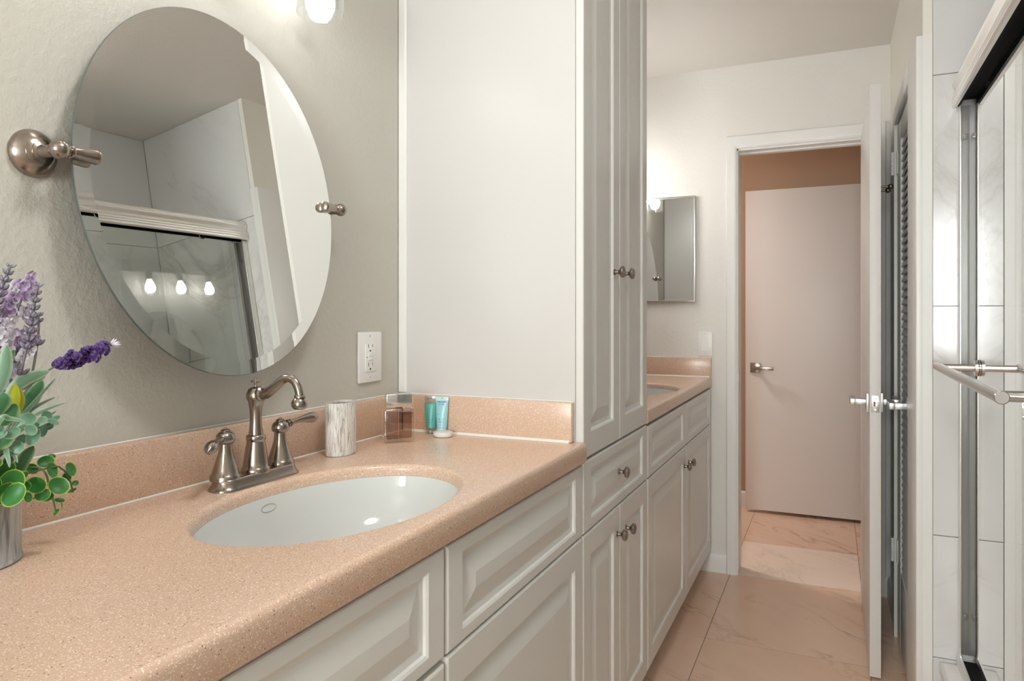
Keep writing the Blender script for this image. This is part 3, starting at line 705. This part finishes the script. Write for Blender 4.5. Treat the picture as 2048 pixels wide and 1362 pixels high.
for y, yy in (('far', YE), ('near', YS)):
    s = -1 if y == 'far' else 1
    a, b = sorted((yy+s*.0015, yy+s*.028))
    mb = MB(); mb.box(1.372, 1.3755, a, b, ZR+.03, HZ, bev=.001); mb.box(1.424, 1.429, a, b, ZR+.03, HZ, bev=.001)
    obj('wall_jamb', mb, M['alu'], sh)
    obj('jamb_channel', bx(1.3757, 1.4238, *sorted((yy+s*.0015, yy+s*.012)), ZR+.03, HZ), M['channel'], sh)
mb = MB().prism([(1.366, ZR), (1.366, ZR+.018), (1.371, ZR+.032), (1.375, ZR+.032), (1.375, ZR+.012), (1.404, ZR+.012), (1.404, ZR+.026), (1.407, ZR+.026), (1.407, ZR+.012), (1.424, ZR+.012), (1.424, ZR+.038), (1.428, ZR+.038), (1.428, ZR)], YS+.003, YE-.003, 'Y'); obj('bottom_track', mb, M['alu'], sh, angle=25)
mb = MB(); mb.box(1.3775, 1.4025, YS+.03, YE-.03, ZR+.0125, ZR+.02); obj('track_gasket', mb, M['dark'], sh, smooth=False)
GX = 1.397
pan = obj('glass_panel', bx(GX-.003, GX+.003, 1.36, YE-.030, ZR+.022, HZ+.022), M['glass'], sh, smooth=False, label='outer sliding glass panel with the towel bar')
obj('glass_panel', bx(1.413, 1.419, YS+.03, 1.50, ZR+.014, HZ+.022), M['glass'], sh, smooth=False, label='inner sliding glass panel')
for y in (1.55, 2.12):
    mb = MB().lathe([(.004, 0), (.017, 0), (.0185, .002), (.0185, .007), (.017, .009), (.005, .009)], (GX+.0035, y, HZ+.012), 'X', 24); obj('roller', mb, M['steel'], pan)
BX, BZ, BY0, BY1 = 1.304, 1.113, 1.415, 2.165
tw_ = obj('towel_bar', MB().lathe([(.0100, BY0-.020), (.0115, BY0-.0185), (.0115, BY0-.012), (.0110, BY0-.011), (.0110, BY1+.010), (.0112, BY1+.0115), (.0112, BY1+.018), (.0102, BY1+.019)], (BX, 0, BZ), 'Y', 28, rot=None), M['steel'], pan, angle=40)
for y in (BY0+.012, BY1-.004):
    mb = MB().lathe([(.0095, BX), (.0095, GX-.014), (.0100, GX-.0135), (.0205, GX-.0132), (.0205, GX-.0035), (.018, GX-.0032)], (0, y, BZ), 'X', 28)
    o = obj('bar_post', mb, M['steel'], tw_, angle=40)
    mb = MB().lathe([(.0185, GX-.0062), (.0210, GX-.0062), (.0210, GX-.0048), (.0185, GX-.0048)], (0, y, BZ), 'X', 28, cap0=False, cap1=False)
    mb.lathe([(.018, GX+.0032), (.0205, GX+.0035), (.0205, GX+.010), (.015, GX+.012)], (0, y, BZ), 'X', 28); obj('bar_washer', mb, M['dark'], tw_)
for z in (1.74, .42):
    mb = MB().box(1.3765, 1.390, YE-.044, YE-.0285, z-.008, z+.008, bev=.003); obj('bumper', mb, M['cloudy'], sh)

# ------------------------------------------------------------------ doors
DXA, DXB, DYA, DYB = 1.1665, 1.2015, 2.728, 3.562
d1 = struct('door_1', bx(DXA, DXB, DYA, DYB, .010, 2.040, bev=.0015), M['door'], 'white slab bathroom door standing open, seen edge-on', 'door')
def lever_handle(parent, x, s, y, z, dy, knee=False, sq=.030, name='door_handle'):
    """square rose, neck along x (direction s) and a flat lever pointing along dy"""
    mb = MB(); a, b = sorted((x+s*.0003, x+s*.009)); mb.box(a, b, y-sq, y+sq, z-.033, z+.033, bev=.0015)
    a, b = sorted((x+s*.0085, x+s*.044)); mb.box(a, b, y-.010, y+.010, z-.010, z+.010, bev=.0015)
    a, b = sorted((x+s*.042, x+s*.060)); y0, y1 = sorted((y-dy*.012, y+dy*.115)); mb.box(a, b, y0, y1, z-.0115, z+.0105, bev=.002)
    return obj(name, mb, M['chrome'], parent)
lever_handle(d1, DXA, -1, DYA+.062, .945, 1); lever_handle(d1, DXB, 1, DYA+.062, .948, 1)
lp = obj('latch_plate', bx(DXA+.005, DXB-.005, DYA-.0016, DYA+.001, .917, .974, bev=.0006), M['chrome'], d1)
mb = MB().prism([(DXA+.012, DYA-.001), (DXA+.012, DYA-.005), (DXA+.017, DYA-.011), (DXA+.023, DYA-.011), (DXA+.023, DYA-.001)], .9385, .9545, 'Z'); obj('latch_bolt', mb, M['steel'], lp)
for z in (.925, .966): obj('latch_screw', MB().lathe([(.0033, -DYA+.0014), (.0033, -DYA+.0022), (.0018, -DYA+.0024)], ((DXA+DXB)/2, 0, z), 'Y', 12, rot=Matrix(((1, 0, 0), (0, -1, 0), (0, 0, 1)))), M['steel'], lp)
hk = MB(); hk.box(DXB+.0003, DXB+.004, 3.00, 3.05, 1.715, 1.75, bev=.001)
for y, z, l in ((3.015, 1.733, .048), (3.035, 1.722, .040)):
    hk.tube([(DXB+.003, y, z), (DXB+l, y, z)], .0045, 12); hk.ball((DXB+l, y, z), .0105, 16)
obj('coat_hook', hk, M['bronze'], d1)
mb = MB()
for z in (.25, 1.02, 1.80): mb.box(DXB-.001, DXB+.0025, DYB-.03, DYB+.004, z-.045, z+.045, bev=.001); mb.lathe([(.006, z-.045), (.006, z+.045)], (DXB+.006, DYB+.0035, 0), 'Z', 14)
obj('hinges', mb, M['chrome'], d1)
d2 = struct('door_2', bx(.545, 1.36, 4.742, 4.777, .020, 2.040, bev=.0015), M['door'], 'white slab door open against the tan hall wall beyond the doorway', 'door')
mb = MB(); hy = 4.742
mb.box(.574, .634, hy-.009, hy-.0003, .888, .950, bev=.001); mb.box(.594, .614, hy-.044, hy-.008, .908, .929, bev=.0015); mb.box(.592, .715, hy-.060, hy-.042, .908, .929, bev=.0015)
obj('door_handle', mb, M['nickel'], d2)
mb = MB().box(.5435, .5455, 4.749, 4.770, .895, .945, bev=.0005); obj('latch_plate', mb, M['bronze'], d2)
mb = MB()
for z in (.25, 1.8): mb.lathe([(.006, z-.045), (.006, z+.045)], (1.364, 4.786, 0), 'Z', 12); mb.box(1.335, 1.365, 4.776, 4.782, z-.045, z+.045)
obj('hinges', mb, M['chrome'], d2)
# the hall door hangs from a stub wall hidden behind the bathroom door
struct('trim_3', bx(1.372, 1.42, 4.70, 4.868, 0, 2.10), M['trim'], 'white jamb that carries the hall door, hidden behind the bathroom door', 'door frame', smooth=False)
# louvered closet door
d3 = thing('door_3', 'white louvered closet door in the right wall', 'door', (XR, (CY0+CY1)/2, .012), kind='structure')
A, B_, LX0, LX1 = CY0+.009, CY1-.009, XR-.006, XR+.026
LZ0, LZ1, LYa, LYb = .295, 1.905, CY0+.09, CY1-.135
mb = MB(); mb.box(LX0, LX1, A, LYa, .012, CZ-.009, bev=.0015); mb.box(LX0, LX1, LYb, B_, .012, CZ-.009, bev=.0015); mb.box(LX0+.001, LX1-.001, LYa-.001, LYb+.001, .013, LZ0, bev=.0015); mb.box(LX0+.001, LX1-.001, LYa-.001, LYb+.001, LZ1, CZ-.010, bev=.0015)
obj('frame', mb, M['trim'], d3)
mb = MB(); k = 58; pitch = (LZ1-LZ0)/k
for i in range(k):
    z = LZ0+pitch*(i+.5); h = .0200; dx = .0068
    p = [(LX0+.003, z-h+.003), (LX0+.003, z-h+.001), (LX0+.005, z-h-.001), (LX0+.0085, z-h-.001), (LX0+.0095+2*dx, z+h-.002), (LX0+.009+2*dx, z+h), (LX0+.005+2*dx, z+h)]
    mb.rings([[(a, y, b) for a, b in p] for y in (LYa-.002, LYb+.002)])
obj('louvers', mb, M['trim'], d3, smooth=False)
mb = MB(); n_ = k
for i in range(k):
    z = LZ0+pitch*(i+.5)
    mb.rings([[(LX0+.0005, LYb+.0003-a, z+b) for a, b in ((0, -pitch*.5), (.003, -pitch*.5), (.010, -pitch*.1), (.010, pitch*.2), (.003, pitch*.5), (0, pitch*.5))], [(LX0+.008, LYb+.0003-a, z+b) for a, b in ((0, -pitch*.5), (.003, -pitch*.5), (.010, -pitch*.1), (.010, pitch*.2), (.003, pitch*.5), (0, pitch*.5))]])
obj('slat_edging', mb, M['trim'], d3, smooth=False)
for z in (1.836, .342):
    mb = MB(); mb.box(XR-.0205, XR-.0175, CY1-.010, CY1+.018, z-.045, z+.045, bev=.0008); mb.box(LX0-.003, LX0+.001, CY1-.04, CY1-.009, z-.045, z+.045, bev=.0008)
    for q in range(5): mb.lathe([(.0052, z-.045+q*.018), (.0060, z-.044+q*.018), (.0060, z-.0285+q*.018), (.0052, z-.0275+q*.018)], (XR-.0225, CY1-.006, 0), 'Z', 14)
    obj('hinge', mb, M['trim'], d3)
lever_handle(d3, LX0, -1, CY0+.062, .952, 1)

# ------------------------------------------------------------------ flower arrangement
LAV=[[(0.115,0.547,1.106),(0.12,0.554,1.143),(0.13,0.557,1.186),(0.135,0.563,1.23),(0.138,0.567,1.268),(0.14,0.569,1.285)],[(0.095,0.576,1.12),(0.095,0.586,1.154),(0.095,0.594,1.193),(0.095,0.598,1.226),(0.095,0.598,1.249)],[(0.12,0.511,1.112),(0.12,0.519,1.195),(0.12,0.531,1.261),(0.12,0.541,1.289),(0.12,0.548,1.309)]]
WHITE=[[(0.08,0.547,1.104),(0.075,0.562,1.165),(0.075,0.571,1.21),(0.075,0.581,1.249),(0.075,0.6,1.295)],[(0.1,0.514,1.116),(0.1,0.53,1.169),(0.1,0.542,1.218),(0.1,0.551,1.268)],[(0.1,0.542,1.112),(0.095,0.56,1.166),(0.09,0.57,1.194),(0.085,0.586,1.216)]]
PUR=[[(0.12,0.548,1.106),(0.13,0.557,1.149),(0.145,0.578,1.178),(0.15,0.604,1.189),(0.155,0.631,1.198),(0.158,0.651,1.207)]]
BROAD=[[(0.12,0.542,1.144),(0.135,0.554,1.167),(0.15,0.577,1.178)],[(0.09,0.556,1.147),(0.09,0.578,1.158),(0.1,0.604,1.168)],[(0.14,0.508,1.166),(0.15,0.519,1.186),(0.16,0.529,1.207)],[(0.15,0.513,1.149),(0.16,0.518,1.184),(0.165,0.518,1.213)]]
YEL=[[(0.14,0.537,1.127),(0.15,0.535,1.146),(0.155,0.533,1.166)],[(0.13,0.551,1.125),(0.14,0.547,1.144),(0.145,0.542,1.16)]]
DARK=[[(0.16,0.515,1.119),(0.17,0.517,1.131),(0.175,0.522,1.144)],[(0.1,0.56,1.109),(0.11,0.578,1.14),(0.11,0.594,1.163)],[(0.17,0.505,1.133),(0.18,0.504,1.151),(0.18,0.506,1.159)],[(0.15,0.508,1.091),(0.165,0.513,1.102),(0.17,0.521,1.109)]]
BLADE=[[(0.12,0.545,1.1),(0.13,0.563,1.13),(0.14,0.591,1.167)],[(0.11,0.557,1.098),(0.12,0.572,1.127),(0.13,0.597,1.142)],[(0.13,0.542,1.098),(0.14,0.566,1.124),(0.15,0.597,1.136)],[(0.18,0.499,1.124),(0.185,0.51,1.129),(0.19,0.524,1.123)],[(0.1,0.566,1.096),(0.105,0.587,1.106),(0.11,0.612,1.121)],[(0.14,0.53,1.098),(0.15,0.548,1.114),(0.16,0.572,1.118)],[(0.14,0.527,1.086),(0.155,0.53,1.084),(0.165,0.53,1.073)],[(0.15,0.519,1.089),(0.16,0.521,1.083),(0.17,0.518,1.07)],[(0.1,0.542,1.106),(0.1,0.554,1.148),(0.1,0.563,1.179)],[(0.13,0.53,1.097),(0.14,0.522,1.135),(0.14,0.526,1.165)]]
EUC=[((0.16,0.546,1.122),0.0135),((0.17,0.542,1.11),0.011),((0.175,0.517,1.112),0.014),((0.165,0.559,1.119),0.009),((0.16,0.575,1.114),0.012),((0.16,0.565,1.105),0.012),((0.165,0.55,1.1),0.018),((0.17,0.506,1.11),0.013),((0.15,0.573,1.122),0.011),((0.15,0.563,1.111),0.01),((0.15,0.542,1.097),0.012),((0.16,0.533,1.091),0.013),((0.145,0.588,1.116),0.009),((0.15,0.577,1.108),0.009)]
EUCST=[[(0.13,0.539,1.084),(0.14,0.548,1.096),(0.15,0.559,1.106),(0.15,0.575,1.112),(0.15,0.586,1.114)]]
BOX=[((0.13,0.567,1.054),0.012),((0.14,0.579,1.062),0.0135),((0.155,0.575,1.053),0.016),((0.145,0.606,1.047),0.015),((0.17,0.55,1.042),0.017),((0.17,0.576,1.035),0.017),((0.165,0.565,1.023),0.012),((0.165,0.58,1.015),0.009),((0.165,0.575,1.003),0.008),((0.14,0.605,1.037),0.009),((0.145,0.611,1.018),0.009),((0.13,0.593,1.065),0.007),((0.145,0.614,1.028),0.006),((0.175,0.553,1.03),0.012),((0.17,0.579,1.011),0.008)]
BOXST=[[(0.12,0.548,1.06),(0.135,0.554,1.059),(0.15,0.564,1.059),(0.16,0.567,1.05),(0.165,0.568,1.033),(0.165,0.573,1.015),(0.165,0.575,1.002)],[(0.15,0.573,1.056),(0.145,0.597,1.05),(0.145,0.607,1.033),(0.145,0.611,1.017)]]
BIG=[((0.15,0.522,1.064),0.018),((0.17,0.518,1.052),0.022),((0.18,0.517,1.039),0.02),((0.175,0.507,1.043),0.022),((0.17,0.534,1.043),0.012),((0.16,0.505,1.057),0.02),((0.175,0.535,1.031),0.009),((0.165,0.534,1.054),0.012),((0.16,0.497,1.041),0.022),((0.15,0.505,1.073),0.02)]
BIGST=[[(0.12,0.531,1.066),(0.15,0.523,1.055),(0.17,0.524,1.042),(0.175,0.543,1.028)]]
VC = Vector((.092, .503, ZC+.0004))
fl_ = thing('flower_arrangement', 'artificial lavender and greenery in a small galvanised tin bucket', 'flower arrangement', VC)
mb = MB().lathe([(.060, 0), (.0655, .0005), (.0668, .0025), (.0655, .0055), (.0648, .007), (.0655, .095), (.0672, .097), (.0678, .100), (.0668, .103), (.0645, .103), (.0635, .098), (.063, .008), (.02, .006)], VC, 'Z', 48)
obj('bucket', mb, M['tin'], fl_, angle=50)
obj('foam', MB().lathe([(.061, .07), (.0612, .088), (.05, .094), (.01, .096)], VC, 'Z', 24), M['gstem'], fl_)
RND = random.Random(11)
def lay(mb): return mb.bm.verts.layers.float.get('rim') or mb.bm.verts.layers.float.new('rim')
def leaf(mb, pts, wd, fold=.25, side=None, tipw=.0):
    L = lay(mb); P = smooth_path(pts, 5); n = len(P)-1
    camd = Vector((.9, -.45, .15)).normalized(); rows = []
    for i, p in enumerate(P):
        t = i/n; d = (P[min(i+1, n)]-P[max(i-1, 0)]).normalized(); s = d.cross(camd if side is None else side).normalized(); nn = s.cross(d)
        ww = wd*(sin(pi*min(1, max(0, t*.93+.05)))**.75)
        row = []
        for q in (-1, -.5, 0, .5, 1):
            v = mb.bm.verts.new(p+s*ww*q-nn*ww*fold*q*q); v[L] = abs(q)**2; row.append(v)
        rows.append(row)
    for a, b in zip(rows, rows[1:]):
        for i in range(4): mb.bm.faces.new((a[i], a[i+1], b[i+1], b[i]))
def disc(mb, c, r, nn, cup=.25, el=1.0, seg=18, roll=0):
    L = lay(mb); nn = Vector(nn).normalized(); u = nn.cross(Vector((0, 0, 1)))
    if u.length < .2: u = nn.cross(Vector((0, 1, 0)))
    u.normalize(); v = nn.cross(u); u, v = u*cos(roll)+v*sin(roll), v*cos(roll)-u*sin(roll); c = Vector(c); prev = None
    cen = mb.bm.verts.new(c); cen[L] = 0
    for k in (.35, .7, .9, 1.0):
        ring = []
        for i in range(seg):
            a = 2*pi*i/seg; q = mb.bm.verts.new(c+(u*cos(a)*el+v*sin(a))*r*k+nn*cup*r*k*k); q[L] = {.35: .0, .7: .05, .9: .25, 1.0: 1.05}[k]; ring.append(q)
        for i in range(seg):
            j = (i+1) % seg
            if prev is None: mb.bm.faces.new((cen, ring[i], ring[j]))
            else: mb.bm.faces.new((prev[i], ring[i], ring[j], prev[j]))
        prev = ring
def rn(base, j): return Vector((base[0]+RND.uniform(-j, j), base[1]+RND.uniform(-j, j), base[2]+RND.uniform(-j, j)))
def bud(mb, c, d, l, r):
    L = lay(mb); d = d.normalized(); u = d.cross(Vector((.3, .2, 1))).normalized(); v = d.cross(u); rs = []
    for t, k in ((0, .3), (.2, .8), (.45, 1), (.75, .72), (.93, .3), (1, .05)):
        ring = []
        for i in range(8):
            q = mb.bm.verts.new(c+d*l*t+(u*cos(pi*i/4)+v*sin(pi*i/4)*.75)*r*k); q[L] = .9 if .2 < t < .8 and i % 2 else .25; ring.append(q)
        rs.append(ring)
    for a, b in zip(rs, rs[1:]):
        for i in range(8): mb.bm.faces.new((a[i], a[(i+1) % 8], b[(i+1) % 8], b[i]))
root0 = VC+Vector((0, 0, .085))
for si, pts in enumerate(LAV):
    P = smooth_path([root0+Vector((.004*si, .004, 0))]+pts, 10)
    st_ = obj('lavender_stem', MB().tube(P, [.0016]*len(P), 8), M['stem'], fl_)
    mb = MB(); Q = smooth_path(pts, 16); acc = [0]
    for a, b in zip(Q, Q[1:]): acc.append(acc[-1]+(b-a).length)
    tot = acc[-1]
    def at(s):
        for i in range(len(Q)-1):
            if acc[i+1] >= s: return Q[i].lerp(Q[i+1], (s-acc[i])/(acc[i+1]-acc[i]+1e-9)), (Q[i+1]-Q[i]).normalized()
        return Q[-1], (Q[-1]-Q[-2]).normalized()
    levels = [(tot-.001-.0098*k) for k in range(9 if si != 1 else 3)] + [tot-.113+.01*(si == 1)*3, tot-.145] if si != 1 else [tot-.002, tot-.010, tot-.040]
    for k, s in enumerate(levels):
        if s < 0: continue
        p, d = at(s); u = d.cross(Vector((.9, -.4, .1))).normalized(); v = d.cross(u); size = .0058+.0042*min(1, (tot-s)/.05)
        mb = MB()
        for q in range(5 if k else 3):
            a = 2*pi*q/5+k*.6; o_ = u*cos(a)+v*sin(a)
            bud(mb, p+o_*.0012, d*.85+o_*.75, size*1.2, size*.36)
        obj('bud_whorl', mb, M['bud'], st_)
    mb = MB(); p, d = at(max(tot-.16, .02)); mb.tube([p-d*.008, p-d*.006, p+d*.004, p+d*.012], [.0022, .0031, .0030, .0020], 10); obj('sleeve', mb, M['stem'], st_)
for si, pts in enumerate(WHITE):
    P = smooth_path([root0+Vector((-.01, .006*si, 0))]+pts, 8); st_ = obj('blossom_stem', MB().tube(P, .0013, 8), M['stem'], fl_)
    ma, mb = MB(), MB(); n = len(P)
    for i in range(int(n*.35), n):
        for q in range(2):
            c = rn(P[i], .0125); nn = (c-P[i])+Vector((.006, -.004, .004)); m_ = mb if (RND.random() < .15 or i > n-5) else ma
            for e in range(4):
                a = pi/2*e+RND.random()*.4; disc(m_, c+Vector((0, cos(a), sin(a)))*.0042, .0046, nn+Vector((.2*cos(a), .004*cos(a), .004*sin(a))), .35, .85, 9)
    obj('pale_petals', ma, M['lilac'], st_)
    if len(mb.bm.verts): obj('mauve_petals', mb, M['mauve'], st_)
for pts in PUR:
    P = smooth_path([root0]+pts, 10); st_ = obj('purple_blossom_stem', MB().tube(P, [.0016*(1-.6*i/len(P)) for i in range(len(P))], 8), M['stem'], fl_)
    mb, ml = MB(), MB(); n = len(P)
    for i in range(int(n*.60), n):
        t = (i-n*.60)/(n*.40)
        for q in range(3 if t < .86 else 4):
            rad = (.0095*(1-.55*t) if t > .15 else .006); c = rn(P[i], rad); nn = (c-P[i])*60+Vector((.9, -.4, .5))*.6
            if t > .86: bud(ml, P[i]+Vector((0, .004, .001)), rn((.1, .8, .35), .55), .013, .0013); continue
            for e in range(4):
                a = pi/2*e+RND.random()*.5; disc(mb, c+Vector((.25*sin(a), cos(a), sin(a)))*.0034, .0040, nn+Vector((0, cos(a), sin(a)))*.5, .3, .85, 9)
    obj('purple_petals', mb, M['purple'], st_); obj('pale_tip', ml, M['lilac'], st_)
for nm, L_, wd, m_, fold in (('broad_leaf', BROAD, .008, 'broad', .35), ('yellow_leaf', YEL, .0062, 'yellow', .3), ('dark_leaf', DARK, .0105, 'green', .3), ('grass_blade', BLADE, .0030, 'broad', .3)):
    for pts in L_:
        mb = MB(); leaf(mb, [Vector(p) for p in ([tuple(root0+Vector((.01, .005, 0)))]+pts if nm == 'grass_blade' else pts)], wd, fold); obj(nm, mb, M[m_], fl_, angle=80)
for nm, L_, stems, m_, cup in (('eucalyptus_sprig', EUC, EUCST, 'euc', .22), ('boxwood_sprig', BOX, BOXST, 'box', .28), ('trailing_sprig', BIG, BIGST, 'box', .25)):
    mb = MB()
    for pts in stems: mb.tube(smooth_path([root0]+pts if pts[0][1] < .6 else pts, 6), .0011, 8)
    st_ = obj(nm, mb, M['gstem'], fl_)
    for c, r in L_:
        mb = MB(); disc(mb, c, r*(.66 if nm == 'eucalyptus_sprig' else .74), rn((.7, -.4, .5), .8), cup, RND.uniform(.75, .92), 20, RND.random()*3); obj('leaf', mb, M[m_], st_, angle=80)
# filler foliage inside the bucket mouth
mb = MB()
for i in range(46):
    a = RND.random()*2*pi; r = RND.uniform(.01, .055); b = VC+Vector((r*cos(a), r*sin(a), .088)); d = Vector((cos(a)*.5, sin(a)*.5, 1))*RND.uniform(.035, .085)
    leaf(mb, [b, b+d*.55+Vector((0, 0, .006)), b+d], RND.uniform(.004, .009), .3, side=Vector((RND.uniform(-1, 1), RND.uniform(-1, 1), .2)))
for v in mb.bm.verts:
    if v.co.x < .03: v.co.x = .03
obj('filler_leaves', mb, M['green'], fl_, angle=80)
